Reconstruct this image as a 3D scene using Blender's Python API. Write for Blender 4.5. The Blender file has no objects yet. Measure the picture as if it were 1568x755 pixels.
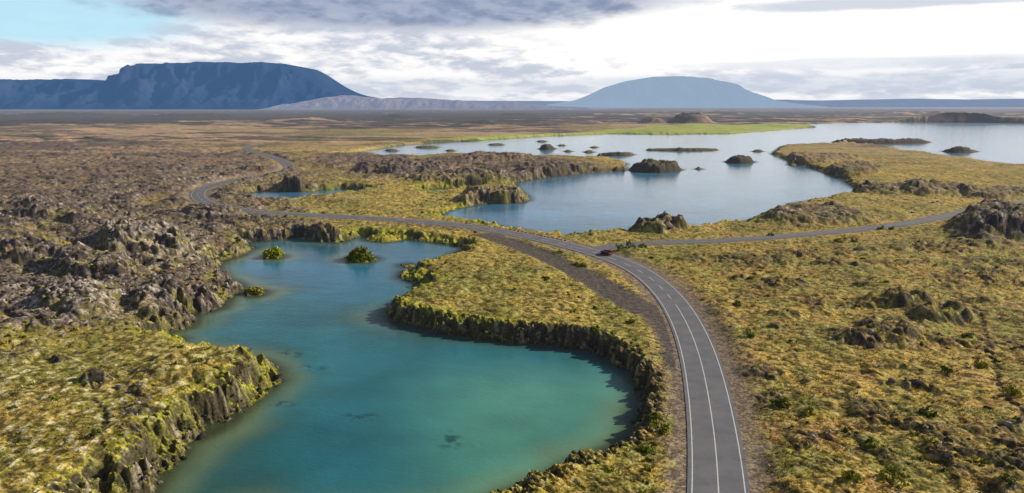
import bpy, bmesh, math, random
import numpy as np
from mathutils import Vector, Matrix
random.seed(7); rng=np.random.default_rng(7)
scene=bpy.context.scene
scene.view_settings.view_transform='Standard'
try: scene.view_settings.look='None'
except Exception: pass
scene.view_settings.exposure=0; scene.view_settings.gamma=1
COL=scene.collection

# ---------------------------------------------------------------- survey camera
CZ=47.0; F=1120.0; PW,PH=1568.0,755.0; HZ=162.0
PIT=math.atan((PH/2-HZ)/F); cp,sp=math.cos(PIT),math.sin(PIT)
cam_d=bpy.data.cameras.new("camera"); cam=bpy.data.objects.new("camera",cam_d); COL.objects.link(cam)
cam.location=(0,0,CZ); cam.rotation_euler=(math.pi/2-PIT,0,0)
cam_d.sensor_width=36; cam_d.lens=36*F/PW; cam_d.clip_end=120000; cam_d.clip_start=0.5
scene.camera=cam
def gp(u,v,z=0.0):
    """ground survey point: photo coordinate -> map position on the plane z"""
    u=np.asarray(u,float); v=np.asarray(v,float)
    dx=(u-PW/2)/F; dy=(PH/2-v)/F
    Y=cp+dy*sp; Z=-sp+dy*cp
    t=(z-CZ)/Z
    return t*dx, t*Y
def poly(pts,z=0.0):
    a=np.array(pts,float); x,y=gp(a[:,0],a[:,1],z); return np.stack([x,y],1)
def ell(cx,cy,rx,ry,n=18,z=0):
    a=np.linspace(0,2*np.pi,n,endpoint=False); return poly(np.stack([cx+rx*np.cos(a),cy+ry*np.sin(a)],1),z)
def catmull(P,n=10):
    P=np.array(P,float); Q=np.vstack([2*P[0]-P[1],P,2*P[-1]-P[-2]]); out=[]
    for i in range(1,len(Q)-2):
        p0,p1,p2,p3=Q[i-1:i+3]
        for k in range(n):
            t=k/n; out.append(0.5*((2*p1)+(-p0+p2)*t+(2*p0-5*p1+4*p2-p3)*t*t+(-p0+3*p1-3*p2+p3)*t**3))
    out.append(P[-1]); return np.array(out)
def resample(P,step):
    d=np.r_[0,np.cumsum(np.linalg.norm(np.diff(P,axis=0),axis=1))]
    n=max(2,int(d[-1]/step)+1); s=np.linspace(0,d[-1],n)
    return np.stack([np.interp(s,d,P[:,0]),np.interp(s,d,P[:,1])],1)
def smooth_line(P,it):
    P=P.copy()
    for _ in range(it): P[1:-1]=0.25*P[:-2]+0.5*P[1:-1]+0.25*P[2:]
    return P

# ---------------------------------------------------------------- noise
_ang=rng.uniform(0,2*np.pi,4096); GX=np.cos(_ang).astype(np.float32); GY=np.sin(_ang).astype(np.float32)
def perlin(x,y,seed=0):
    xi=np.floor(x).astype(np.int64); yi=np.floor(y).astype(np.int64)
    fx=(x-xi).astype(np.float32); fy=(y-yi).astype(np.float32)
    def g(ix,iy,ax,ay):
        h=(ix*374761393+iy*668265263+seed*974634777)&0xffffffff
        h=((h^(h>>13))*1274126177)&0xffffffff; h=(h^(h>>16))&4095
        return GX[h]*ax+GY[h]*ay
    a=g(xi,yi,fx,fy); b=g(xi+1,yi,fx-1,fy); c=g(xi,yi+1,fx,fy-1); d=g(xi+1,yi+1,fx-1,fy-1)
    u=fx*fx*fx*(fx*(fx*6-15)+10); w=fy*fy*fy*(fy*(fy*6-15)+10)
    return 1.5*((a+(b-a)*u)*(1-w)+(c+(d-c)*u)*w)
def fbm(x,y,scale,octs,seed=0,gain=0.5):
    s=np.zeros(x.shape,np.float32); a=1.0; f=1.0/scale
    for o in range(octs):
        s+=a*perlin(x*f,y*f,seed+o*17); a*=gain; f*=2.03
    return s
def ss(a,b,x):
    t=np.clip((x-a)/(b-a),0,1); return t*t*(3-2*t)

# ---------------------------------------------------------------- map features
lagoon=poly([(150,800),(228,755),(262,715),(288,678),(350,645),(395,612),(428,585),(422,568),(398,556),(360,550),(300,541),(262,532),(243,522),
 (262,508),(291,502),(300,482),(342,472),(352,455),(372,441),(360,433),(343,428),(333,410),(342,399),(372,392),(386,380),(372,372),(420,368),
 (452,363),(470,369),(520,372),(552,360),(600,364),(645,369),(700,376),(718,381),(690,391),(645,409),(616,416),(614,426),(642,436),(650,446),
 (625,457),(597,471),(591,482),(600,493),(650,505),(700,516),(760,523),(812,528),(862,530),(897,537),(928,549),(957,566),(976,592),(982,620),
 (976,650),(956,682),(925,700),(880,717),(822,742),(775,762),(700,800)])
lakeB=poly([(676,334),(678,326),(700,319),(740,313),(792,311),(810,308),(806,299),(790,288),(786,281),(812,276),(850,271),(900,265),(955,262),
 (960,250),(930,243),(880,242),(800,240),(740,239),(680,238),(620,241),(560,239),(508,238),(560,231),(620,222),(700,217),(760,213.5),(830,209),(930,205),
 (1000,206),(1120,205),(1180,200),(1250,195),(1235,190),(1300,188),(1420,187.5),(1568,189),(1800,190),(1900,265),(1568,257),(1520,251),(1460,242),(1400,234),
 (1340,223),(1290,221),(1195,225),(1180,236),(1210,249),(1255,262),(1292,276),(1318,296),(1262,304),(1212,312),(1192,327),(1130,342),(1065,352),
 (970,358),(920,360),(880,364),(850,361),(800,352),(740,342),(700,337)])
pond=poly([(368,300),(395,293),(455,294),(520,290),(566,292),(520,298),(470,302),(430,308),(395,308)])
pond2=poly([(640,291),(690,288),(735,287),(700,291),(660,294)])
lakes=[lagoon,lakeB,pond,pond2]
isl=[ell(553,397,23,5),ell(419,393,16,3.5),ell(389,449,17,4.5),ell(268,520,9,3),ell(490,362,32,7),ell(588,366,30,4.5),ell(625,407,11,2.5),
 ell(1003,260,42,5),ell(1133,248,24,3),ell(838,228,14,2),ell(945,237,28,2),ell(1045,230,58,1.6),ell(1350,218,78,2.4),ell(1470,232,28,2.4),
 ell(1008,352,36,8),ell(715,215.5,20,1.6),ell(902,233,9,1.5),ell(1070,259,6,1.5),ell(1215,252,8,3),ell(830,217,9,1),ell(870,232,7,1.3),ell(655,226,20,1.2),ell(760,222,14,.9),
 ell(918,240,6,1.3),ell(690,231,9,1.1),ell(860,223,7,.8),ell(600,231,12,1.1),ell(895,245,8,1.3),ell(1415,236,14,1.4),
 ell(850,240,7,1.2),ell(910,226,7,.9),ell(1160,232,10,1.1)]
road_px=[(1103,830),(1101,755),(1098,700),(1092,650),(1084,600),(1073,550),(1059,510),(1038,470),(1009,436),(975,411),(940,396),(900,383.5),(860,373),
 (810,362),(760,352.5),(710,345),(650,339),(590,335),(520,331),(450,328),(390,324),(345,318),(315,310),(303,301),(306,292),(328,283),(362,275),
 (400,269),(430,264),(444,257),(436,248),(412,239),(388,232),(378,228),(386,224),(405,221),(430,219)]
RZ=2.5
def line(px,z=RZ,sm=6,step=2.0):
    a=catmull(px,8); x,y=gp(a[:,0],a[:,1],z); return smooth_line(resample(np.stack([x,y],1),step),sm)
road=line(road_px,sm=30)
side=line([(905,383),(935,377),(975,373.5),(1030,371),(1100,368.5),(1180,363),(1250,357.5),(1320,350.5),(1400,340),(1460,328),(1510,318),(1568,309),(1700,295)],sm=8)
track=line([(745,360),(775,370),(810,382),(855,403),(905,428),(950,455),(990,475),(1025,492),(1062,560)],sm=4)
trail_l=line([(142,618),(160,640),(155,700),(175,760)],z=4.5,sm=1,step=.5)
trail_r=line([(1425,425),(1470,455),(1500,480),(1512,520),(1525,560),(1530,600),(1580,650)],z=2.5,sm=1,step=.5)

# ---------------------------------------------------------------- polar LOD sheet
rs=[]; r=2.0
while r<45000:
    rs.append(r)
    if r<68: r*=1.03
    elif r<3000: r+=r*min(r/32895*0.55,0.0045)
    else: r*=1.02
R=np.array(rs)
fine=np.radians(np.arange(-41,41.0001,0.078))
l=[];a=41.0;d=.1
while a<180: d=min(d*1.15,2.0); a+=d; l.append(a)
l=np.array(l[:-1]); l=l[l<179]
AZ=np.concatenate([-np.radians(l[::-1]),fine,np.radians(l)])
nA,nR=len(AZ),len(R)
X=(np.sin(AZ)[None,:]*R[:,None]); Y=(np.cos(AZ)[None,:]*R[:,None])
K=3
def coarse_idx(n): 
    i=np.arange(0,n,K); 
    if i[-1]!=n-1: i=np.r_[i,n-1]
    return i
ci,cj=coarse_idx(nR),coarse_idx(nA)
Xc=X[np.ix_(ci,cj)]; Yc=Y[np.ix_(ci,cj)]
def up(Cf):
    ar=np.arange(nR)
    k=np.clip(np.searchsorted(ci,ar,side='right')-1,0,len(ci)-2); w=((ar-ci[k])/(ci[k+1]-ci[k]))[:,None]
    a=Cf[k]*(1-w)+Cf[k+1]*w
    br=np.arange(nA); k=np.clip(np.searchsorted(cj,br,side='right')-1,0,len(cj)-2); w=((br-cj[k])/(cj[k+1]-cj[k]))[None,:]
    return (a[:,k]*(1-w)+a[:,k+1]*w).astype(np.float32)
def segdist(px,py,P,closed):
    d2=np.full(px.shape,1e18); n=len(P)
    for i in range(n if closed else n-1):
        ax,ay=P[i]; bx,by=P[(i+1)%n]; ex,ey=bx-ax,by-ay
        t=np.clip(((px-ax)*ex+(py-ay)*ey)/(ex*ex+ey*ey+1e-9),0,1)
        d2=np.minimum(d2,(px-ax-t*ex)**2+(py-ay-t*ey)**2)
    return np.sqrt(d2)
def inside(px,py,P):
    c=np.zeros(px.shape,bool); n=len(P)
    for i in range(n):
        ax,ay=P[i]; bx,by=P[(i+1)%n]
        if ay==by: continue
        c^=((ay>py)!=(by>py))&(px<(bx-ax)*(py-ay)/(by-ay)+ax)
    return c
def sdf(P,px,py):
    out=np.full(px.shape,-1e4)
    lo=P.min(0)-400; hi=P.max(0)+400
    m=(px>lo[0])&(px<hi[0])&(py>lo[1])&(py<hi[1])
    q,s=px[m],py[m]; d=segdist(q,s,P,True); out[m]=np.where(inside(q,s,P),d,-d); return out
s_=np.full(Xc.shape,-1e4)
for P in lakes: s_=np.maximum(s_,sdf(P,Xc,Yc))
land=-s_; MAIN=up(np.clip(land,-400,400))
for P in isl: land=np.maximum(land,sdf(P,Xc,Yc))
SD=up(np.clip(land,-400,400))
islet=ss(0,-1.5,MAIN)
def roaddist(P):
    c=segdist(Xc,Yc,P[::3] if len(P)>60 else P,False); f=up(np.minimum(c,1e4))
    m=(f<22)&(R[:,None]<2500)
    f[m]=segdist(X[m],Y[m],P,False); return f
DR=roaddist(road); DS=roaddist(side); DT=roaddist(track)
DF=np.minimum(roaddist(trail_l),roaddist(trail_r))

zc=Y*cp+(CZ-2)*sp
zc=np.maximum(zc,1)
U=PW/2+F*X/zc; V=PH/2-F*((Y*sp)-(CZ-2)*cp)/zc
U=np.clip(U,-3000,4500); V=np.clip(V,HZ,1400)
def blob(cx,cy,rx,ry,soft=.45):
    q=np.sqrt(((U-cx)/rx)**2+((V-cy)/ry)**2); return 1-ss(1-soft,1+soft,q)

n_big=fbm(X,Y,60,3,1); n_mid=fbm(X,Y,18,3,11)
def near(fn,lim=1500):
    k=np.searchsorted(R,lim); out=np.zeros((nR,nA),np.float32); out[:k]=fn(X[:k],Y[:k]); return out
n_s=near(lambda x,y:fbm(x,y,5,3,21)); n_t=near(lambda x,y:fbm(x,y,1.3,3,31),500); n_u=near(lambda x,y:fbm(x,y,.5,2,41),260)

lava=np.zeros((nR,nA),np.float32)
for b in [(130,330,330,95),(60,270,420,55),(90,420,240,80),(275,440,95,55),(50,490,170,38),(-400,400,500,250),(330,245,120,14),(700,260,240,18),(560,250,110,14),
          (1540,355,75,24),(150,610,20,10)]:
    lava=np.maximum(lava,blob(*b))
patch=np.zeros_like(lava)
for b in [(1362,468,62,12),(1445,490,48,12),(1345,525,70,14),(1300,515,40,10),(1545,525,50,20),(1440,710,70,30),(1270,690,50,35),(1235,398,70,12),(1500,430,60,14),
          (1440,385,80,10),(1380,590,70,24),(1200,440,40,9),(1170,600,30,24),(1340,640,40,18),(1540,700,60,40),(1110,400,60,6),(210,660,24,50),(60,570,60,10)]:
    patch=np.maximum(patch,blob(*b,soft=.6))
lava=np.clip(lava*(.92+.5*n_mid)+0.25*n_big*(lava>0.02),0,1)
rightland=ss(1050,1150,U)*ss(330,380,V)
patch=np.maximum(patch,.8*rightland*ss(.14,.5,fbm(X,Y*1.7,16,3,91)))
patch=np.clip(patch*ss(-.3,.3,n_s+n_mid*.6)*1.15,0,1)

# heights
rag=np.minimum(1.0,R[:,None]/110.0)
sd=SD+(1.3*n_s+0.3*n_t+.9*n_mid)*rag*(1-.75*islet)+1.0*n_mid*ss(150,400,R)[:,None]*(1-.8*islet)
H=np.full_like(sd,2.8)
H+=2.0*ss(520,350,U)*ss(480,560,V)
H+=0.8*blob(800,480,260,60)
H+=1.0*lava
H-=1.2*ss(260,330,U)*ss(1000,800,U)*ss(360,345,V)*ss(280,300,V)
H=H*(1-islet)+islet*(.9+.9*ss(280,240,V))
Wn=fbm(X,Y,22,3,71)
W=4.0+6*ss(-.2,.4,Wn)
W=np.where((V>455)&(U>560)&(U<1100),2.5+2.2*ss(0,.6,Wn),W); W=np.where((V>520)&(U<500),4.2+3.0*ss(-.1,.5,Wn),W)
W=np.where(islet>.5,3.0,W)
s1=np.clip(sd/W,0,1.4)
prof=.22*ss(0,.3,s1)+.60*ss(.25,.7,s1+.08*n_s)+.18*ss(.6,1.35,s1)
h=H*prof
inl=ss(1,9,sd)
h+=inl*(0.9*n_big+0.55*n_mid)*(1-.7*ss(2000,6000,R)[:,None])
def ridged(scale,seed,lim,p=2.0):
    def f(x,y):
        q=1-np.minimum(1,np.abs(perlin(x/scale+.35*perlin(x/scale*2,y/scale*2,seed+5),y/scale,seed))*1.5); return q**p
    return near(f,lim)
def billow(scale,seed,lim):
    return near(lambda x,y:1-(1-np.minimum(1,np.abs(perlin(x/scale+.3*perlin(x/scale*2,y/scale*2,seed+5),y/scale,seed))*2.2))**2,lim)
r1=ridged(26,101,4000,1.2); r2=billow(10.5,102,2500); r3=billow(4.6,103,1200); r4=ridged(2.4,104,600,1.3); r5=billow(1.3,105,330); r6=ridged(.52,106,170,1.2)
rb=1.6*r1+1.3*r2*(.5+r1)+.8*r3*(.4+r2)
rg=3.2*np.tanh(rb/2.6)+.38*r4+.30*r5+.13*r6
lfade=ss(0,6,sd)
h+=lava*lfade*(rg-1.9)*1.0
h+=patch*lfade*(rg-1.9)*.48
hum=.17*r2+.17*r3+.07*r5
h+=(1-lava)*lfade*(0.20*n_s+0.07*n_t+0.04*n_u+hum-.2)
bank=ss(-.3,.8,sd)*ss(6,2.0,sd)
h+=bank*(0.28*n_t+0.15*n_u+.3*n_s+.5*(r5-.6)+.9*(r3-.6)*ss(0,2,sd)+.4*(r4-.4))*(1-.5*islet)
for (cx,cy,rx,ry,hh) in [(762,303,52,9,4.0),(1003,259,42,5,4.5),(1133,247.5,24,3.4,3.6),(447,292,24,6,4.5),(1008,351,36,8,3.6),(1250,335,78,10,2.4),(1540,350,75,20,4.2),
      (222,392,62,20,5.5),(150,425,60,18,3.0),(265,480,55,22,2.2),(120,480,60,20,2.2),(60,400,60,16,2.2),(330,455,25,12,1.2),(300,585,80,25,.8),(390,565,25,10,.8),(110,335,60,12,2.2),
      (20,330,50,12,2.5),(330,330,40,10,1.8),(700,276,80,5,2.6),(620,262,70,6,2.5),(760,246,60,4,2.6),(850,264,60,5,2.2),(490,360,28,6,1.2),(588,365,26,4,1),(838,227,14,2,3.0),(945,237,28,2,2.0),(1045,230,56,1.6,2.0),
      (1350,217.5,74,2,3.2),(1470,232,26,2.2,3.0),(1365,466,52,9,1.6),(1445,487,44,9,1.4),(1345,520,60,12,1.1),(1250,244,55,5,3),(1310,262,40,6,3.0),(1370,292,60,6,2.8),(1440,297,50,5,2.5),(1530,300,50,6,2.0),(420,262,40,5,2)]:
    b=blob(cx,cy,rx,ry,.5); b=ss(.02,.8,b+.12*n_mid+.10*n_s)*(b>0); h+=b*hh*(1+.22*n_mid+.18*n_s+.25*(r3-.5))*ss(-.5,5,sd); lava=np.maximum(lava,b*.6*(hh>1.9))
def cone(u,v,rad,hh,flat=.25):
    x0,y0=gp(u,v,0); q=np.hypot(X-x0,Y-y0)/rad; return hh*(1-ss(flat,1,q))
for a in [(1000,190,46,17),(1058,189,70,19,.4),(1052,188,120,8),(1450,188,150,13,.4),(1520,188,170,12,.6),(735,190,60,8),(880,190,120,7),(795,178,150,12),(620,182,120,10),
          (1290,186,90,6),(1180,187,110,5),(300,180,260,12),(100,178,300,14),(480,186,160,6),(1400,176,300,14),(1100,176,300,10)]:
    h+=cone(*a)*ss(0,6,sd)*(1+.12*n_mid)
h+=near(lambda x,y:fbm(x,y,170,4,61),6000)*4.0*ss(500,1600,R)[:,None]*ss(2,40,sd)
h=np.where(sd>1.5,np.maximum(h,0.5+.3*n_s),h)
h=np.where(sd<0,np.maximum(-3,sd*0.28)-.05+.25*n_s*ss(0,-2,sd),h)
for D,z0,a0,b0 in [(DT,2.55,2.8,7),(DS,RZ-.09,3.4,9),(DR,RZ-.09,4.3,9.5)]:
    w=1-ss(a0,b0,D)
    if D is DT: w=w*ss(-.5,1,sd)
    h=h*(1-w)+(z0+ (0.05*n_t if D is DT else 0))*w
h-=0.22*(1-ss(.1,.7,DF+.5*n_t))
h=h.astype(np.float32)
def normal(X_,Y_,h):
    dA=np.stack([np.gradient(X_,axis=1),np.gradient(Y_,axis=1),np.gradient(h,axis=1)],-1)
    dR=np.stack([np.gradient(X_,axis=0),np.gradient(Y_,axis=0),np.gradient(h,axis=0)],-1)
    n=np.cross(dA,dR); return n/np.maximum(np.linalg.norm(n,axis=-1),1e-9)[...,None]
NV=normal(X,Y,h); NZ=np.abs(NV[...,2])

# colours
def C(*c): return np.array(c,np.float32)
def mix(a,b,w): return a+(b-a)*w[...,None]
g_gold=C(.64,.435,.085); g_ol=C(.33,.27,.05); g_gr=C(.31,.33,.04); g_pale=C(.74,.66,.42); g_rust=C(.42,.21,.065); g_dark=C(.085,.074,.024)
n_c=near(lambda x,y:fbm(x,y,9,4,201),2500); n_d=near(lambda x,y:fbm(x,y,2.4,4,211),900); n_e=fbm(X,Y,33,3,221)
col=np.broadcast_to(g_gold,(nR,nA,3)).copy()
col=mix(col,g_ol,ss(-.35,.5,n_c+.5*n_e)*.95)
col=mix(col,g_rust,ss(-.05,.5,-n_c+.5*n_d+.3*n_e)*.7*ss(900,1150,U))
leftside=ss(1000,700,U)
col=mix(col,g_ol,leftside*ss(380,480,V)*.35)
col=mix(col,g_gr,ss(-.1,.5,n_d+.6*n_e)*.45)
col=mix(col,g_pale,ss(.15,.7,n_t+.6*n_d)*(.3+.6*ss(450,250,U)*ss(520,600,V)))
col=mix(col,g_dark,ss(.0,.5,-n_t-.6*n_d)*.85)
col=mix(col,g_dark,ss(.45,.1,r3)*ss(-.2,.4,n_d)*.65)
col=mix(col,g_dark,ss(.1,.6,n_u*.7-n_d)*.35)
shoreg=ss(8,1.5,sd)*ss(-.5,.3,n_c+.4)
col=mix(col,C(.46,.46,.03),shoreg*.85*ss(1000,600,U))
rk_d=C(.052,.042,.039); rk_m=C(.18,.138,.118); rk_l=C(.54,.47,.41)
crag=blob(222,390,85,38,.6)+.8*blob(120,480,120,30,.6)+.4*blob(330,270,100,20,.6)
rock=mix(np.broadcast_to(rk_m,(nR,nA,3)),rk_l,ss(.1,.8,n_t+.5*n_s+.6*crag-.1)); rock=mix(rock,rk_d,ss(-.15,.45,-n_d+.3*n_u-.4*crag))
lv=np.clip(lava*1.25-.3*ss(.05,.6,n_c+.3*n_e),0,1)
heath=mix(np.broadcast_to(C(.26,.17,.12),(nR,nA,3)),C(.46,.31,.13),ss(-.2,.6,n_d))
heath=mix(heath,g_ol,ss(0,.6,n_c)*.5*ss(230,330,V)); heath=mix(heath,g_dark,ss(-.1,.5,-n_t)*.6)
mossg=mix(np.broadcast_to(C(.42,.41,.04),(nR,nA,3)),g_gold,ss(-.3,.3,n_t))
heath=mix(heath,mossg,ss(-.1,.3,n_s+.5*n_c)*ss(310,390,V)*.9)
rexp=ss(1.6,2.7,rg+.8*n_t+.4*n_d-.2*ss(330,420,V))
lvcol=mix(heath,rock,np.clip(rexp*.9+ss(.90,.72,NZ),0,1))
col=mix(col,lvcol,lv)
pcol=mix(np.broadcast_to(C(.12,.085,.055),(nR,nA,3)),rk_m,ss(.0,.5,n_t)); pcol=mix(pcol,rk_d,ss(.7,.3,r3)*.85)
col=mix(col,pcol,patch*ss(-.3,.3,n_d+.5*(r4-.4))*.85)
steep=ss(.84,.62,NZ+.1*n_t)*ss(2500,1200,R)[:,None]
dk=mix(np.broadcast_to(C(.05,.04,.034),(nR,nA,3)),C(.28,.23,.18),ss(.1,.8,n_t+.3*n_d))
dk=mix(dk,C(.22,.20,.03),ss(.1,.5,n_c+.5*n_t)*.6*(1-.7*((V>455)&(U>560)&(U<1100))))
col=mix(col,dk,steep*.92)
col=mix(col,C(.05,.045,.02),ss(.7,-.2,sd)*.9)
col=mix(col,C(.06,.055,.04),islet*ss(290,250,V)*.7)
fe=fbm(X/2.5,Y,160,4,301); ff=fbm(X/2,Y,45,4,305)
f2=mix(np.broadcast_to(C(.50,.335,.215),(nR,nA,3)),C(.14,.105,.095),ss(-.4,.3,fe+.7*ff)); f2=mix(f2,C(.38,.31,.10),ss(.1,.6,fbm(X/2,Y,260,3,311)+.3*ff)*.6)
f2=mix(f2,C(.03,.04,.05),ss(-.05,.25,fbm(X/3,Y,420,4,321)*.8+.4*ff+1.2*ss(204,180,V)*(1-.3*ss(700,1000,U))-.42)*.95)
farw=np.broadcast_to(ss(450,1200,R)[:,None],col.shape[:2])*.95*(1-islet)
col=mix(col,f2,farw)
gpoly=poly([(605,219),(700,213),(830,206),(960,200),(990,194),(1090,193),(1200,192),(1262,193),(1200,200),(1120,206),(930,207),(760,215)])
gs=up(np.clip(sdf(gpoly,Xc,Yc),-400,400))
col=mix(col,C(.44,.50,.10),ss(-8,14,gs+10*fe)*ss(-1,3,sd)*.9*(1-islet))
grav=mix(np.broadcast_to(C(.19,.14,.11),(nR,nA,3)),C(.36,.275,.205),ss(-.3,.5,n_t+n_u))
for D,a0,b0 in [(DR,4.8,7.6),(DS,3.4,5.2)]:
    col=mix(col,grav,(1-ss(a0,b0,D+1.4*n_d))*.9)
trk=mix(np.broadcast_to(C(.085,.072,.068),(nR,nA,3)),C(.145,.12,.105),ss(-.3,.5,n_t+n_u))
col=mix(col,trk,(1-ss(3.6,5.6,DT+1.0*n_d))*.95*ss(-.3,.6,sd)*(DR>4.5))
col=mix(col,grav*.7,(1-ss(6,12,DR+2*n_c))*.5*ss(690,620,V)*ss(950,1050,U)*(DT>4)) 
col=mix(col,C(.08,.06,.03),(1-ss(.1,.9,DF+.6*n_t))*.55)
col=np.clip(col,0.008,.85)

# mesh
def grid_mesh(name,X,Y,Z,wrap,colr=None,extra=None):
    nr,na=X.shape; co=np.stack([X,Y,Z],-1).reshape(-1,3).astype(np.float32)
    i=np.arange(nr-1)[:,None]; j=np.arange(na if wrap else na-1)[None,:]; j2=(j+1)%na
    f=np.stack([i*na+j,i*na+j2,(i+1)*na+j2,(i+1)*na+j],-1).reshape(-1,4)[:,::-1].astype(np.int32)
    me=bpy.data.meshes.new(name); me.vertices.add(len(co)); me.vertices.foreach_set('co',co.ravel())
    me.loops.add(f.size); me.loops.foreach_set('vertex_index',f.ravel())
    me.polygons.add(len(f)); me.polygons.foreach_set('loop_start',np.arange(0,f.size,4,dtype=np.int32))
    me.update(calc_edges=True); me.shade_smooth()
    if colr is not None:
        a=me.color_attributes.new('Col','FLOAT_COLOR','POINT'); c=np.ones((len(co),4),np.float32); c[:,:3]=colr.reshape(-1,3); a.data.foreach_set('color',c.ravel())
    if extra is not None:
        a=me.attributes.new('shore','FLOAT','POINT'); a.data.foreach_set('value',extra.ravel().astype(np.float32))
    ob=bpy.data.objects.new(name,me); COL.objects.link(ob); return ob
def faces_mesh(name,co,faces,colr=None,smooth=False):
    k=faces.shape[1]; me=bpy.data.meshes.new(name); me.vertices.add(len(co)); me.vertices.foreach_set('co',co.astype(np.float32).ravel())
    me.loops.add(faces.size); me.loops.foreach_set('vertex_index',faces.astype(np.int32).ravel())
    me.polygons.add(len(faces)); me.polygons.foreach_set('loop_start',np.arange(0,faces.size,k,dtype=np.int32)); me.update(calc_edges=True)
    if smooth: me.shade_smooth()
    if colr is not None:
        a=me.color_attributes.new('Col','FLOAT_COLOR','POINT'); c=np.ones((len(co),4),np.float32); c[:,:3]=colr; a.data.foreach_set('color',c.ravel())
    ob=bpy.data.objects.new(name,me); COL.objects.link(ob); return ob

# ---------------------------------------------------------------- materials
class N:
    def __init__(s,nt): s.nt=nt
    def n(s,t,**k):
        nd=s.nt.nodes.new(t)
        for a,b in k.items(): setattr(nd,a,b)
        return nd
    def L(s,a,b): s.nt.links.new(a,b)
    def val(s,sock,x):
        if isinstance(x,(int,float)): sock.default_value=x
        elif isinstance(x,tuple): sock.default_value=x if len(x)==len(sock.default_value) else tuple(x)+(1,)
        else: s.L(x,sock)
    def m(s,op,a,b=None,c=None,clamp=False):
        nd=s.n('ShaderNodeMath',operation=op); nd.use_clamp=clamp; s.val(nd.inputs[0],a)
        if b is not None: s.val(nd.inputs[1],b)
        if c is not None: s.val(nd.inputs[2],c)
        return nd.outputs[0]
    def sm(s,x,a,b,o0=0.0,o1=1.0):
        nd=s.n('ShaderNodeMapRange',interpolation_type='SMOOTHSTEP'); s.val(nd.inputs[0],x)
        nd.inputs[1].default_value=a; nd.inputs[2].default_value=b; nd.inputs[3].default_value=o0; nd.inputs[4].default_value=o1
        return nd.outputs[0]
    def mix(s,f,a,b,bt='MIX'):
        nd=s.n('ShaderNodeMix',data_type='RGBA',blend_type=bt); s.val(nd.inputs[0],f); s.val(nd.inputs[6],a); s.val(nd.inputs[7],b); return nd.outputs[2]
    def noise(s,vec,scale,det=4,rough=.55,dist=0):
        nd=s.n('ShaderNodeTexNoise'); nd.inputs['Scale'].default_value=scale; nd.inputs['Detail'].default_value=det; nd.inputs['Roughness'].default_value=rough; nd.inputs['Distortion'].default_value=dist
        if vec is not None: s.L(vec,nd.inputs['Vector'])
        return nd.outputs[0]
def newmat(name):
    m=bpy.data.materials.new(name); m.use_nodes=True; nt=m.node_tree; b=nt.nodes['Principled BSDF']; return m,N(nt),b,nt.nodes['Material Output']
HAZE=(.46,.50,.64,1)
def paint_haze(k,shader,out,L,cap=1.0,colr=HAZE,off=0):  # haze painted as emission, growing with distance from the world origin; no air volume
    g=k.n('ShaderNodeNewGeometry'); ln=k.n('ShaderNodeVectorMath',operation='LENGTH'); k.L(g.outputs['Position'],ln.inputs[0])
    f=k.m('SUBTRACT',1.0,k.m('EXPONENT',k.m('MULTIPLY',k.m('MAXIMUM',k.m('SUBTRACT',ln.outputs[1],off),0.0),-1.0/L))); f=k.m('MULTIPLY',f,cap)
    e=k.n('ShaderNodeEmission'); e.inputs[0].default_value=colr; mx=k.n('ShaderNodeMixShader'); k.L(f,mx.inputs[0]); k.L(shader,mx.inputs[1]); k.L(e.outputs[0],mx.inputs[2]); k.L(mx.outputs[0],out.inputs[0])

def ground_mat(name='ground_cover',haze=True,bump=.6):
    m,k,b,out=newmat(name); at=k.n('ShaderNodeVertexColor',layer_name='Col'); g=k.n('ShaderNodeNewGeometry')
    n1=k.noise(g.outputs['Position'],2.4,5,.8)
    f=k.sm(n1,.32,.70,.35,1.7)
    cmb=k.n('ShaderNodeCombineXYZ'); [k.L(f,cmb.inputs[i]) for i in range(3)]
    k.L(k.mix(1.0,at.outputs[0],cmb.outputs[0],'MULTIPLY'),b.inputs['Base Color'])
    b.inputs['Roughness'].default_value=.95; b.inputs['Specular IOR Level'].default_value=.12
    bp=k.n('ShaderNodeBump'); bp.inputs['Strength'].default_value=bump; bp.inputs['Distance'].default_value=.3; k.L(k.noise(g.outputs['Position'],1.8,4,.75),bp.inputs['Height']); k.L(bp.outputs[0],b.inputs['Normal'])
    if haze: paint_haze(k,b.outputs[0],out,14000,.85)
    return m
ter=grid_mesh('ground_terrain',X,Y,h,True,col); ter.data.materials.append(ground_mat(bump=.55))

# water
wi=np.arange(np.searchsorted(R,45),np.searchsorted(R,7000),3); wj=np.where(np.abs(AZ)<math.radians(75))[0][::3]
ix=np.ix_(wi,wj)
Xw,Yw=X[ix],Y[ix]; Sw=-sd[ix]; Uw,Vw=U[ix],V[ix]; Mw=-SD[ix]
wn=fbm(Xw,Yw,28,4,401); wm_=fbm(Xw,Yw,7,3,405)
wc=np.broadcast_to(C(.024,.175,.215),Xw.shape+(3,)).copy()
wc=mix(wc,C(.015,.085,.075),ss(520,280,Uw)*ss(500,700,Vw)*.9)
wc=mix(wc,C(.10,.33,.245),ss(540,780,Uw)*ss(520,590,Vw)*.9)
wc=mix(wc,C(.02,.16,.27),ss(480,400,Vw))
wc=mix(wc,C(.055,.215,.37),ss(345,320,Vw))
nearw=ss(330,400,Vw); pen=1-.75*ss(520,600,Uw)*ss(640,540,Vw)*ss(340,380,Vw)
wc=mix(wc,C(.06,.12,.085),ss(14,1,Mw+4*wn+1.5*wm_)*.75*nearw*ss(760,400,Uw))
wc=mix(wc,C(.24,.32,.15),ss(9,.5,Mw+2.5*wn+1*wm_)*.7*nearw*pen)
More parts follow.
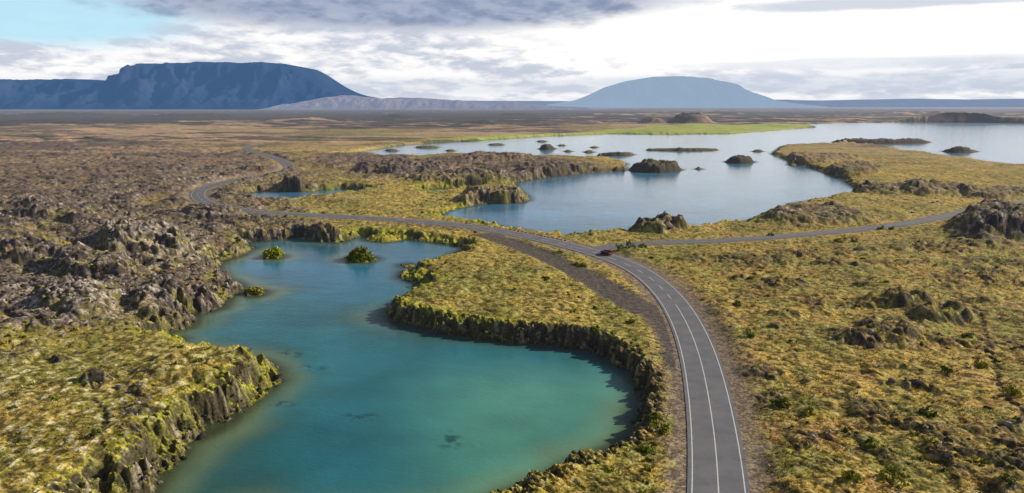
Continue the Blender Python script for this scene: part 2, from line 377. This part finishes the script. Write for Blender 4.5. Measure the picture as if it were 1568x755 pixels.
wc=mix(wc,C(.11,.09,.045),ss(3.2,.2,Mw+1.0*wn+.7*wm_)*.7*nearw*pen)
wc*= (1+.25*wn+.08*wm_)[...,None]
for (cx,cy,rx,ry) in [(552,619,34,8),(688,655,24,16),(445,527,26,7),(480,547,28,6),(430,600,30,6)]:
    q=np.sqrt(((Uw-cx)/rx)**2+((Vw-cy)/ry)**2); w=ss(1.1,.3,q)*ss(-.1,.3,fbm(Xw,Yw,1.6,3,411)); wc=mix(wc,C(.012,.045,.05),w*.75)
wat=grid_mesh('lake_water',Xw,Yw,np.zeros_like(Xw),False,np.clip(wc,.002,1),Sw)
m,k,b,out=newmat('lake_water')
at=k.n('ShaderNodeVertexColor',layer_name='Col'); k.L(at.outputs[0],b.inputs['Base Color']); b.inputs['IOR'].default_value=1.33; b.inputs['Roughness'].default_value=.08
g=k.n('ShaderNodeNewGeometry'); mp=k.n('ShaderNodeMapping'); mp.inputs['Scale'].default_value=(1,1.8,1); mp.inputs['Rotation'].default_value=(0,0,.5); k.L(g.outputs['Position'],mp.inputs[0])
bp=k.n('ShaderNodeBump'); bp.inputs['Strength'].default_value=.4; bp.inputs['Distance'].default_value=.12
k.L(k.m('ADD',k.noise(mp.outputs[0],.9,3,.6),k.m('MULTIPLY',k.noise(mp.outputs[0],.12,2,.5),1.5)),bp.inputs['Height']); k.L(bp.outputs[0],b.inputs['Normal'])
sh=k.n('ShaderNodeAttribute',attribute_name='shore'); tr=k.n('ShaderNodeBsdfTransparent'); tr.inputs[0].default_value=(.55,.75,.65,1)
mx=k.n('ShaderNodeMixShader'); k.L(k.sm(sh.outputs['Fac'],-1.0,5.0,.2,1.0),mx.inputs[0]); k.L(tr.outputs[0],mx.inputs[1]); k.L(b.outputs[0],mx.inputs[2])
paint_haze(k,mx.outputs[0],out,12000,.8,(.60,.75,.90,1)); wat.data.materials.append(m)

def sample(F_,x,y):
    r=np.hypot(x,y); a=np.arctan2(x,y)
    i=np.clip(np.searchsorted(R,r)-1,0,nR-2); j=np.clip(np.searchsorted(AZ,a)-1,0,nA-2)
    wr=(r-R[i])/(R[i+1]-R[i]); wa=(a-AZ[j])/(AZ[j+1]-AZ[j])
    return (F_[i,j]*(1-wa)+F_[i,j+1]*wa)*(1-wr)+(F_[i+1,j]*(1-wa)+F_[i+1,j+1]*wa)*wr

# ---------------------------------------------------------------- roads
def ribbon(name,P,o0,o1,z,mat,mask=None):
    T=np.gradient(P,axis=0); T/=np.linalg.norm(T,axis=1)[:,None]; Nn=np.stack([T[:,1],-T[:,0]],1)
    A=P+Nn*o0; B=P+Nn*o1; n=len(P)
    co=np.zeros((2*n,3)); co[0::2,:2]=A; co[1::2,:2]=B; co[:,2]=z
    i=np.arange(n-1)
    if mask is not None: i=i[mask[:-1]]
    f=np.stack([2*i,2*i+1,2*i+3,2*i+2],1); ob=faces_mesh(name,co,f); 
    ob.data.materials.append(mat)
    if ob.data.polygons[0].normal.z<0: ob.data.flip_normals()
    return ob
m_as,k,b,out=newmat('asphalt'); g=k.n('ShaderNodeNewGeometry')
n1=k.noise(g.outputs['Position'],.35,5,.6); n2=k.noise(g.outputs['Position'],9,3,.7)
c=k.mix(k.sm(n1,.3,.7),(.11,.112,.135,1),(.165,.165,.185,1)); c=k.mix(k.m('MULTIPLY',k.sm(n2,.35,.7),.45),c,(.22,.215,.22,1)); k.L(c,b.inputs['Base Color']); b.inputs['Roughness'].default_value=.8
m_pt,k,b,out=newmat('road_paint'); g=k.n('ShaderNodeNewGeometry'); c=k.mix(k.sm(k.noise(g.outputs['Position'],4,5,.8),.35,.75),(.8,.8,.78,1),(.5,.5,.49,1)); k.L(c,b.inputs['Base Color']); b.inputs['Roughness'].default_value=.6
road1=resample(road,1.0)
road_o=ribbon('road',road1,-3.6,3.6,RZ,m_as)
side_o=ribbon('side_road',side,-2.8,2.8,RZ-.012,m_as)
l1=ribbon('edge_line_a',road1,-3.10,-2.96,RZ+.006,m_pt); l2=ribbon('edge_line_b',road1,2.96,3.10,RZ+.006,m_pt)
ss_=np.arange(len(road1)); l3=ribbon('centre_line',road1,-.07,.07,RZ+.006,m_pt,mask=(ss_<90)|((ss_%9)<4))
for o in (l1,l2,l3): o.parent=road_o

# ---------------------------------------------------------------- rocks
def ico():
    bm=bmesh.new(); bmesh.ops.create_icosphere(bm,subdivisions=1,radius=1); v=np.array([x.co[:] for x in bm.verts]); f=np.array([[q.index for q in p.verts] for p in bm.faces]); bm.free(); return v,f
IV,IF=ico()
def scatter(n,rmin,rmax,amax,dens):
    rr=np.exp(rng.uniform(math.log(rmin),math.log(rmax),n))
    aa=rng.uniform(-amax,amax,n); x=np.sin(aa)*rr; y=np.cos(aa)*rr
    keep=rng.random(n)<dens(x,y); return x[keep],y[keep]
def rocks(name,x,y,size,cA,cB,lightp=1.0):
    n=len(x); z=sample(h,x,y); nv=len(IV)
    sc=size[:,None]*rng.uniform(.5,1.4,(n,3)); sc[:,2]*=.6
    q=IV[None]*(1+rng.uniform(-.35,.35,(n,nv,1)))
    q=q*sc[:,None,:]; th=rng.uniform(0,6.28,n); c,s=np.cos(th)[:,None],np.sin(th)[:,None]
    tl=rng.normal(0,.4,(n,1)); q2=q[...,2]+q[...,0]*tl*.7
    qx=q[...,0]*c-q[...,1]*s; qy=q[...,0]*s+q[...,1]*c
    co=np.stack([qx+x[:,None],qy+y[:,None],q2+(z+size*.02)[:,None]],-1).reshape(-1,3)
    fc=(IF[None]+np.arange(n)[:,None,None]*nv).reshape(-1,3)
    t=rng.random((n,1,1))**lightp*np.ones((1,nv,1))+rng.normal(0,.1,(n,nv,1)); cc=np.clip(cA+(cB-cA)*t,.01,.8); ob=faces_mesh(name,co,fc,cc.reshape(-1,3)); return ob
gm=ground_mat('rock_surface',bump=.9)
RDm=np.minimum(DR,np.minimum(DS,DT+2))
far_from_road=lambda x,y:(sample(RDm,x,y)>7)
x,y=scatter(60000,75,420,.72,lambda x,y:(.42*sample(lava,x,y)**2*ss(1.5,2.9,sample(rg,x,y))+.06*sample(patch,x,y))*far_from_road(x,y)*(sample(SD,x,y)>1))
o=rocks('lava_rocks',x,y,np.minimum(.8,np.exp(rng.normal(-1.5,.5,len(x))))*(1+np.hypot(x,y)/400),rk_d,C(.44,.38,.33),1.8); o.data.materials.append(gm)
x,y=scatter(60000,75,420,.72,lambda x,y:.5*(np.abs(sample(sd,x,y)-.6)<1.1)*(sample(DR,x,y)>5))
o=rocks('shore_rocks',x,y,np.minimum(.6,np.exp(rng.normal(-1.4,.5,len(x))))*(1+np.hypot(x,y)/500),rk_d*.7,C(.18,.145,.11),1.8); o.data.materials.append(gm)
T=np.gradient(road1,axis=0); T/=np.linalg.norm(T,axis=1)[:,None]; Nn=np.stack([T[:,1],-T[:,0]],1)
uq=PW/2+F*road1[:,0]/(road1[:,1]*cp+(CZ-RZ)*sp); vq=PH/2-F*((road1[:,1]*sp)-(CZ-RZ)*cp)/(road1[:,1]*cp+(CZ-RZ)*sp)
idx=np.where((uq>690)&(uq<850)&(vq<372)&(vq>335))[0][::2]
side_sign=1 if (road1[idx[0]]+Nn[idx[0]])[1]>road1[idx[0],1] else -1
P=road1[idx]+side_sign*Nn[idx]*4.6+rng.normal(0,.15,(len(idx),2))
o=rocks('roadside_stones',P[:,0],P[:,1],rng.uniform(.35,.6,len(idx)),rk_d*.6,rk_d*1.2); o.data.materials.append(gm)

# ---------------------------------------------------------------- grass tufts
x,y=scatter(130000,72,330,.72,lambda x,y:(1-.6*sample(lava,x,y))*(sample(sd,x,y)>2.0)*(sample(RDm,x,y)>6)*(.25+.75*(perlin(x/7,y/7,505)>0)))
n=len(x); z=sample(h,x,y); B=5
s=np.exp(rng.normal(-1.9,.35,n))*(1+np.hypot(x,y)/600)
ang=rng.uniform(0,6.28,(n,B)); lean=rng.uniform(.2,1.0,(n,B)); wd=s[:,None]*.28
bx=x[:,None]+np.cos(ang)*s[:,None]*.25; by=y[:,None]+np.sin(ang)*s[:,None]*.25
px_,py_=-np.sin(ang)*wd,np.cos(ang)*wd
v0=np.stack([bx-px_,by-py_,np.broadcast_to(z[:,None]-.05,bx.shape)],-1); v1=np.stack([bx+px_,by+py_,np.broadcast_to(z[:,None]-.05,bx.shape)],-1)
v2=np.stack([bx+np.cos(ang)*s[:,None]*lean,by+np.sin(ang)*s[:,None]*lean,z[:,None]+s[:,None]*rng.uniform(.4,.9,(n,B))],-1)
co=np.stack([v0,v1,v2],2).reshape(-1,3); fc=np.arange(len(co)).reshape(-1,3)
gc=np.stack([sample(col[...,i],x,y) for i in range(3)],-1)
pal=np.array([[.58,.42,.10],[.36,.31,.06],[.62,.54,.31],[.18,.17,.04],[.42,.25,.07]]); cc=gc*.7+pal[rng.integers(0,5,n)]*.4; cc=np.repeat(np.clip(cc*rng.uniform(.75,1.15,(n,1)),0,.8),B*3,axis=0)
o=faces_mesh('grass_tufts',co,fc,cc); 
m_gr,k,b,out=newmat('foliage'); at=k.n('ShaderNodeVertexColor',layer_name='Col'); k.L(at.outputs[0],b.inputs['Base Color']); b.inputs['Roughness'].default_value=.9; b.inputs['Specular IOR Level'].default_value=.1
o.data.materials.append(m_gr)

# ---------------------------------------------------------------- shrubs
def shrub_geo(cx,cy,cz,rad,hgt,nl,base,leaf=.13,dome=False):
    nc=60 if dome else 9
    if dome:
        th=rng.uniform(0,6.28,nc); ph=np.arcsin(rng.uniform(0,1,nc)); rr=rng.uniform(.62,1.0,nc)
        clumps=np.stack([np.cos(th)*np.cos(ph)*rr,np.sin(th)*np.cos(ph)*rr,np.sin(ph)*rr],1); cr=.24
    else:
        clumps=rng.normal(0,.42,(nc,3)); clumps[:,2]=np.abs(clumps[:,2])*.9+.15; cr=.48
    ci_=rng.integers(0,nc,nl); d=rng.normal(0,1,(nl,3)); d/=np.linalg.norm(d,axis=1)[:,None]
    p=clumps[ci_]+d*rng.uniform(.2,1,(nl,1))*cr; p[:,2]=np.abs(p[:,2])
    P=p*np.array([rad,rad,hgt])*.85+np.array([cx,cy,cz])
    a=rng.normal(0,1,(nl,3)); a/=np.linalg.norm(a,axis=1)[:,None]; b=np.cross(d,a); b/=np.linalg.norm(b,axis=1)[:,None]+1e-6; a=np.cross(b,d)
    a=a+d*.4
    sz=leaf*rng.uniform(.6,1.4,(nl,1)); q=np.stack([P-a*sz-b*sz*.6,P+a*sz-b*sz*.6,P+a*sz+b*sz*.6,P-a*sz+b*sz*.6],1).reshape(-1,3)
    shade=rng.uniform(.6,1.35,(nc,1))[ci_]*rng.uniform(.75,1.25,(nl,1)); c=np.repeat(np.array(base)[None]*shade,4,axis=0)
    tv=[];tc=[]
    for t in range(6):
        e=np.array([cx,cy,cz])+clumps[t]*np.array([rad,rad,hgt])*.85; s0=np.array([cx,cy,cz-.1]); w=np.array([.035*rad,0,0])
        tv+= [s0-w,s0+w,e+w*.3,e-w*.3]; tc+=[[.07,.05,.035]]*4
    return np.vstack([q,np.array(tv)]),np.vstack([c,np.array(tc)])
def shrubs(name,lst):
    A,Cc=[],[]
    for a in lst: q,c=shrub_geo(*a); A.append(q); Cc.append(c)
    A=np.vstack(A); o=faces_mesh(name,A,np.arange(len(A)).reshape(-1,4),np.vstack(Cc)); o.data.materials.append(m_gr); return o
x,y=scatter(1500,78,420,.72,lambda x,y:(sample(sd,x,y)>1.5)*(sample(RDm,x,y)>6.5)*(perlin(x/25,y/25,601)>.12)*.75)
z=sample(h,x,y); lst=[]
GR=[(.16,.20,.03),(.24,.25,.035),(.12,.15,.03),(.28,.25,.035),(.10,.12,.03)]
for a,b_,c_ in zip(x,y,z):
    rd=math.exp(random.gauss(-.45,.35)); lst.append((a,b_,c_-.15,rd,rd*random.uniform(.5,.85),90,random.choice(GR),.11*(1+math.hypot(a,b_)/500)))
for (u,v,rd) in [(912,512,1.5),(1010,655,1.8),(1000,640,1.2),(1365,745,2.0),(1550,607,1.8),(1420,640,1.6),(1500,560,1.3),(965,497,1.2),(1130,470,1.3),(1300,748,1.4),(150,700,.8),(965,383,2.4),(950,384,2),(985,383,1.6),
   (1285,372,1.8),(1310,372,1.8),(1350,350,1.8),(1365,350,1.4),(1180,360,1.2),(600,438,1),(838,430,1.2),(890,408,1.6),(880,405,1.2),(990,690,1.2),(1195,625,1.3),(1240,640,1.2),(1450,570,1.2),(1330,690,1.2),(1150,520,1)]:
    a,b_=gp(u,v,2.6); zz=float(sample(h,np.array([a]),np.array([b_]))[0]); lst.append((float(a),float(b_),zz-.1,rd,rd*.85,320,random.choice(GR[:3]),.14))
shrubs('birch_shrubs',lst)
for (u,v,rd,hh,base) in [(553,398,5.0,4.4,(.19,.20,.035)),(419,394,3.7,3.4,(.40,.43,.05)),(389,449,2.6,1.5,(.28,.26,.045)),(268,521,1.4,1.0,(.33,.33,.045)),(600,362,3.2,1.6,(.26,.26,.045)),(480,356,3.5,1.8,(.28,.26,.045))]:
    a,b_=gp(u,v,0); shrubs('willow_bush',[(float(a),float(b_),.25,rd,hh,3200,base,.2,True)])

# ---------------------------------------------------------------- mountains
def mountain(name,prof,D,wfront,plateau,seed,cols,hz,gfun,zfoot=-5,snoise=.25,rough=0.0):
    pr=np.array(prof,float); dx=(pr[:,0]-PW/2)/F; dy=(PH/2-pr[:,1])/F; Yd=cp+dy*sp; Zd=-sp+dy*cp; t=(D+wfront)/Yd
    px_,pz=t*dx,CZ+t*Zd
    nx=460; ny=130; xs=np.linspace(px_[0],px_[-1],nx); Hh=np.interp(xs,px_,pz); 
    Hh=np.convolve(np.pad(Hh,2,'edge'),np.ones(5)/5,'valid')
    s=np.concatenate([np.linspace(0,1,90),1+np.linspace(.03,plateau/wfront+1,40)])
    Xm,S=np.meshgrid(xs,s); Ym=D+S*wfront; Hm=np.broadcast_to(Hh,Xm.shape)
    gul=fbm(Xm,Ym*.35,wfront*.22,5,seed,.55)
    e=S+snoise*gul*ss(0,.35,S)*ss(1.3,.7,S)
    gz=gfun(e); back=1-ss(plateau/wfront+.9-.5,plateau/wfront+1.0,S-0)*.9
    Z=zfoot+(Hm-zfoot)*np.clip(gz,0,1)*back
    Z+= (fbm(Xm,Ym,wfront*.12,4,seed+9)*.03*(Hm))*ss(0,.2,S)*ss(.9,.6,gz)
    if rough: Z=zfoot+(Z-zfoot)*np.clip(1+rough*fbm(Xm,Ym,wfront*1.1,4,seed+31),.2,2)
    cn=fbm(Xm,Ym,wfront*.2,4,seed+20); cA,cB,cT=cols
    c=mix(np.broadcast_to(C(*cA),Xm.shape+(3,)),C(*cB),ss(-.3,.5,gul+.4*cn)); c=mix(c,C(*cT),ss(.75,.95,gz)*.6)
    ob=grid_mesh(name,Xm,Ym,Z,False,np.clip(c,.002,1))
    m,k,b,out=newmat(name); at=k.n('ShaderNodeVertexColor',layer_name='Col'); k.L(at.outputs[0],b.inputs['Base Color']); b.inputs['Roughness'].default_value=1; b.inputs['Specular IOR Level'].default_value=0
    e_=k.n('ShaderNodeEmission'); e_.inputs[0].default_value=hz[0]; mx=k.n('ShaderNodeMixShader'); mx.inputs[0].default_value=hz[1]; k.L(b.outputs[0],mx.inputs[1]); k.L(e_.outputs[0],mx.inputs[2]); k.L(mx.outputs[0],out.inputs[0])  # mountain haze is a fixed share of emission in the material
    ob.data.materials.append(m); return ob
g_mesa=lambda e:np.interp(e,[0,.15,.45,.72,.85,1.0,9],[0,.06,.30,.62,.92,1,1])
g_hill=lambda e:np.sin(np.clip(e,0,1)*math.pi/2)**1.2
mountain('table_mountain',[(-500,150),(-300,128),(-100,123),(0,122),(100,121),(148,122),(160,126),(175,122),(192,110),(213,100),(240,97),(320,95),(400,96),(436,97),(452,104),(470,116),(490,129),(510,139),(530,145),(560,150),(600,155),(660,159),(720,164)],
   9000,1500,2500,900,((.02,.045,.10),(.06,.085,.13),(.03,.05,.09)),((.085,.18,.37,1),.6),g_mesa)  # dark blue base colours paint in cloud shadow and haze
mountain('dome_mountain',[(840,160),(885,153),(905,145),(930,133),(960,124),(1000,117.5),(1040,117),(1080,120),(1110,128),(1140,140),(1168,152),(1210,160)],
   17000,3000,2500,930,((.03,.05,.09),(.07,.09,.12),(.06,.08,.1)),((.36,.49,.66,1),.8),g_hill,snoise=.12)  # distance haze is also put into these bluish base colours
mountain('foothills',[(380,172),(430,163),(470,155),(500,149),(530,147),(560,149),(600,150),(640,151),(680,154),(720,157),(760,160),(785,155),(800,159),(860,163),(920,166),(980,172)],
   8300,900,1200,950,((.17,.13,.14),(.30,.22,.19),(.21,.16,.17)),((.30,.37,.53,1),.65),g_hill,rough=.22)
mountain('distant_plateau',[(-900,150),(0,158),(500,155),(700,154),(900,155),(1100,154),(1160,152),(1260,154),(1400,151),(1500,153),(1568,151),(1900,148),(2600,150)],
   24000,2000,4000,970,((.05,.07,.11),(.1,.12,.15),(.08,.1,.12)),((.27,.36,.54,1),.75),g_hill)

# ---------------------------------------------------------------- car
def simple(name,c,rough=.4,metal=0,spec=.5):
    m,k,b,out=newmat(name); g=k.n('ShaderNodeTexCoord'); q=k.mix(k.sm(k.noise(g.outputs['Object'],3,3),.3,.7),c,tuple(x*.85 for x in c[:3])+(1,)); k.L(q,b.inputs['Base Color']); b.inputs['Roughness'].default_value=rough; b.inputs['Metallic'].default_value=metal; return m
paint=simple('car_paint',(.22,.015,.018,1),.25); glass=simple('car_glass',(.015,.018,.02,1),.05); tyre=simple('tyre_rubber',(.02,.02,.02,1),.8); hub=simple('wheel_metal',(.5,.5,.52,1),.3,1)
lampw=simple('headlamp',(.8,.8,.75,1),.1); lampr=simple('tail_lamp',(.4,.01,.01,1),.2); dark=simple('car_trim',(.03,.03,.03,1),.6)
root=bpy.data.objects.new('car',None); COL.objects.link(root)
def part(name,bm,mat,bev=0):
    me=bpy.data.meshes.new(name); bmesh.ops.recalc_face_normals(bm,faces=bm.faces); bm.to_mesh(me); bm.free(); o=bpy.data.objects.new(name,me); COL.objects.link(o); o.parent=root; me.materials.append(mat)
    if bev:
        md=o.modifiers.new('bevel','BEVEL'); md.width=bev; md.segments=3; me.shade_smooth(); md.harden_normals=False
    return o
def loft(profile):
    """side profile (x,z,half width) extruded across"""
    bm=bmesh.new(); L_=[bm.verts.new((p[0],-p[2],p[1])) for p in profile]; R_=[bm.verts.new((p[0],p[2],p[1])) for p in profile]
    n=len(profile); bm.faces.new(L_); bm.faces.new(R_[::-1])
    for i in range(n): bm.faces.new((L_[i],R_[i],R_[(i+1)%n],L_[(i+1)%n]))
    return bm
part('body',loft([(-2.2,.35,.8),(-2.25,.7,.82),(-2.15,1.0,.82),(-1.5,1.05,.86),(.8,1.02,.88),(1.6,.93,.86),(2.1,.8,.78),(2.25,.55,.76),(2.2,.33,.76),(1.9,.28,.84),(-1.9,.28,.84)]),paint,.07)
part('windows',loft([(-1.95,1.03,.78),(-1.6,1.52,.64),(.1,1.55,.64),(.95,1.01,.76)]),glass,.04)
part('roof',loft([(-1.7,1.50,.62),(-1.5,1.60,.60),(.0,1.61,.60),(.2,1.53,.62)]),paint,.03)
RX=Matrix.Rotation(math.pi/2,3,'X')
for sx in (-1.35,1.4):
    for sy in (-.82,.82):
        bm=bmesh.new(); bmesh.ops.create_cone(bm,cap_ends=True,segments=24,radius1=.34,radius2=.34,depth=.24); bmesh.ops.rotate(bm,verts=bm.verts,matrix=RX); bmesh.ops.translate(bm,verts=bm.verts,vec=(sx,sy,.34)); part('wheel',bm,tyre,.03)
        bm=bmesh.new(); bmesh.ops.create_cone(bm,cap_ends=True,segments=16,radius1=.2,radius2=.17,depth=.27); bmesh.ops.rotate(bm,verts=bm.verts,matrix=RX); bmesh.ops.translate(bm,verts=bm.verts,vec=(sx,sy,.34)); part('hub',bm,hub)
def boxp(name,c,s,mat):
    bm=bmesh.new(); bmesh.ops.create_cube(bm,size=1); bmesh.ops.scale(bm,verts=bm.verts,vec=s); bmesh.ops.translate(bm,verts=bm.verts,vec=c); part(name,bm,mat,.02)
for sy in (-.62,.62):
    boxp('headlamp',(2.17,sy,.72),(.12,.3,.13),lampw); boxp('tail_lamp',(-2.22,sy,.85),(.1,.25,.2),lampr); boxp('mirror',(.6,sy*1.55,1.08),(.14,.16,.12),paint)
boxp('number_plate',(-2.26,0,.6),(.03,.5,.12),lampw); boxp('bumper',(-2.25,0,.42),(.12,1.5,.16),dark)
a,b_=gp(916,391,RZ); q=np.argmin(np.hypot(road1[:,0]-a,road1[:,1]-b_)); t=T[q]; nrm=Nn[q]
ps=road1[q]+nrm*1.6
root.location=(ps[0],ps[1],RZ+.004); root.rotation_euler=(0,0,math.atan2(t[1],t[0]))

ym=simple('post_yellow',(.75,.5,.05,1),.5); wm=simple('post_reflector',(.8,.8,.8,1),.3)
for kx,i in enumerate(range(20,420,50)):
    for sg in (-1,1):
        p=road1[i]+Nn[i]*sg*4.2
        bm2=bmesh.new(); rr=bmesh.ops.create_cone(bm2,cap_ends=True,segments=8,radius1=.06,radius2=.045,depth=1.0); bmesh.ops.translate(bm2,verts=rr['verts'],vec=(0,0,.5))
        n0=len(bm2.faces); rr=bmesh.ops.create_cone(bm2,cap_ends=True,segments=8,radius1=.062,radius2=.058,depth=.14); bmesh.ops.translate(bm2,verts=rr['verts'],vec=(0,0,.86))
        bm2.faces.ensure_lookup_table()
        for f in bm2.faces[n0:]: f.material_index=1
        me=bpy.data.meshes.new('road_marker_post'); bm2.to_mesh(me); bm2.free(); me.materials.append(ym); me.materials.append(wm)
        o=bpy.data.objects.new('road_marker_post',me); COL.objects.link(o); o.location=(p[0],p[1],RZ-.12)

# ---------------------------------------------------------------- light & sky
SEL,SAZ=math.radians(26),math.radians(70)
sd_=bpy.data.lights.new('sun','SUN'); sd_.energy=5.0; sd_.angle=math.radians(.5); sd_.color=(1,.91,.76); so=bpy.data.objects.new('sun',sd_); COL.objects.link(so)
dirv=Vector((math.sin(SAZ)*math.cos(SEL),math.cos(SAZ)*math.cos(SEL),math.sin(SEL))); so.rotation_euler=dirv.to_track_quat('Z','Y').to_euler()
w=bpy.data.worlds.new("World"); scene.world=w; w.use_nodes=True; nt=w.node_tree; nt.nodes.clear(); k=N(nt)
sky=k.n('ShaderNodeTexSky',sky_type='NISHITA'); sky.sun_disc=False; sky.sun_elevation=SEL; sky.sun_rotation=SAZ
b1=k.n('ShaderNodeBackground'); k.L(sky.outputs[0],b1.inputs[0]); b1.inputs[1].default_value=.05
tc=k.n('ShaderNodeTexCoord'); sx=k.n('ShaderNodeSeparateXYZ'); k.L(tc.outputs['Generated'],sx.inputs[0])
az=k.m('ARCTAN2',sx.outputs[0],sx.outputs[1]); el=k.m('ARCSINE',sx.outputs[2])
def vec(a,b,c=0.0):
    v=k.n('ShaderNodeCombineXYZ'); k.val(v.inputs[0],a); k.val(v.inputs[1],b); k.val(v.inputs[2],c); return v.outputs[0]
elw=k.m('POWER',k.m('MAXIMUM',el,0.0),.8)
n1=k.noise(vec(k.m('MULTIPLY',az,7.0),k.m('MULTIPLY',elw,20.0)),1.0,6,.6,.3)
n2=k.noise(vec(k.m('MULTIPLY',az,24.0),k.m('MULTIPLY',elw,56.0),3.3),1.0,4,.58,.2)
def pa(u,v):
    dx=(u-PW/2)/F; dy=(PH/2-v)/F; Yd=cp+dy*sp; Zd=-sp+dy*cp; return math.atan2(dx,Yd), math.atan2(Zd,math.hypot(dx,Yd))
def emask(u,v,ru,rv,lo=1.3,hi=.5,nw=.5):
    a0,e0=pa(u,v); A=k.m('DIVIDE',k.m('SUBTRACT',az,a0),ru/F); B=k.m('DIVIDE',k.m('SUBTRACT',el,e0),rv/F)
    q=k.m('SQRT',k.m('ADD',k.m('MULTIPLY',A,A),k.m('MULTIPLY',B,B))); q=k.m('ADD',q,k.m('MULTIPLY',k.m('SUBTRACT',n1,.5),nw*2)); q=k.m('ADD',q,k.m('MULTIPLY',k.m('SUBTRACT',n2,.5),nw*.9))
    return k.sm(q,lo,hi)
grey=(.55,.60,.71,1); white=(1.0,.99,.99,1); dkc=(.25,.31,.46,1); blue=(.50,.80,.95,1)
cov=k.sm(k.m('ADD',n1,k.m('MULTIPLY',k.m('SUBTRACT',n2,.5),.7)),.38,.61)
c=k.mix(k.m('MULTIPLY',cov,.95),white,grey)
c=k.mix(k.m('MULTIPLY',emask(600,132,560,12,1.3,.4,.7),.45),c,(.64,.70,.80,1))
c=k.mix(k.m('MULTIPLY',emask(1330,124,380,16,1.2,.5,.7),.65),c,(.61,.68,.79,1))
glow=emask(1230,50,440,52,1.3,.6,.3); c=k.mix(k.m('MULTIPLY',glow,.95),c,(1.18,1.15,1.11,1))
c=k.mix(k.m('MULTIPLY',emask(1330,96,260,9,1.2,.5,.9),.55),c,(.62,.69,.80,1))
c=k.mix(k.m('MULTIPLY',emask(40,18,200,42,1.2,.6,.45),.95),c,blue)
c=k.mix(emask(590,-4,440,48,1.15,.6,.45),c,k.mix(k.sm(n2,.35,.65),dkc,(.40,.46,.60,1)))
c=k.mix(k.m('MULTIPLY',emask(1460,-4,260,11,1.2,.6,.5),.8),c,(.55,.61,.72,1))
c=k.mix(k.sm(el,.020,-.003,0,.75),c,(.82,.85,.90,1))
b2=k.n('ShaderNodeBackground'); k.L(c,b2.inputs[0]); b2.inputs[1].default_value=1.0
fac=k.m('MAXIMUM',k.sm(el,.25,.135),k.m('MULTIPLY',k.sm(n1,.45,.6),k.sm(el,.9,.25,.0,.3)))
mx=k.n('ShaderNodeMixShader'); k.L(fac,mx.inputs[0]); k.L(b1.outputs[0],mx.inputs[1]); k.L(b2.outputs[0],mx.inputs[2])
wo=k.n('ShaderNodeOutputWorld'); k.L(mx.outputs[0],wo.inputs[0])
w.cycles.sampling_method='MANUAL'; w.cycles.sample_map_resolution=512
print('verts',nA*nR)
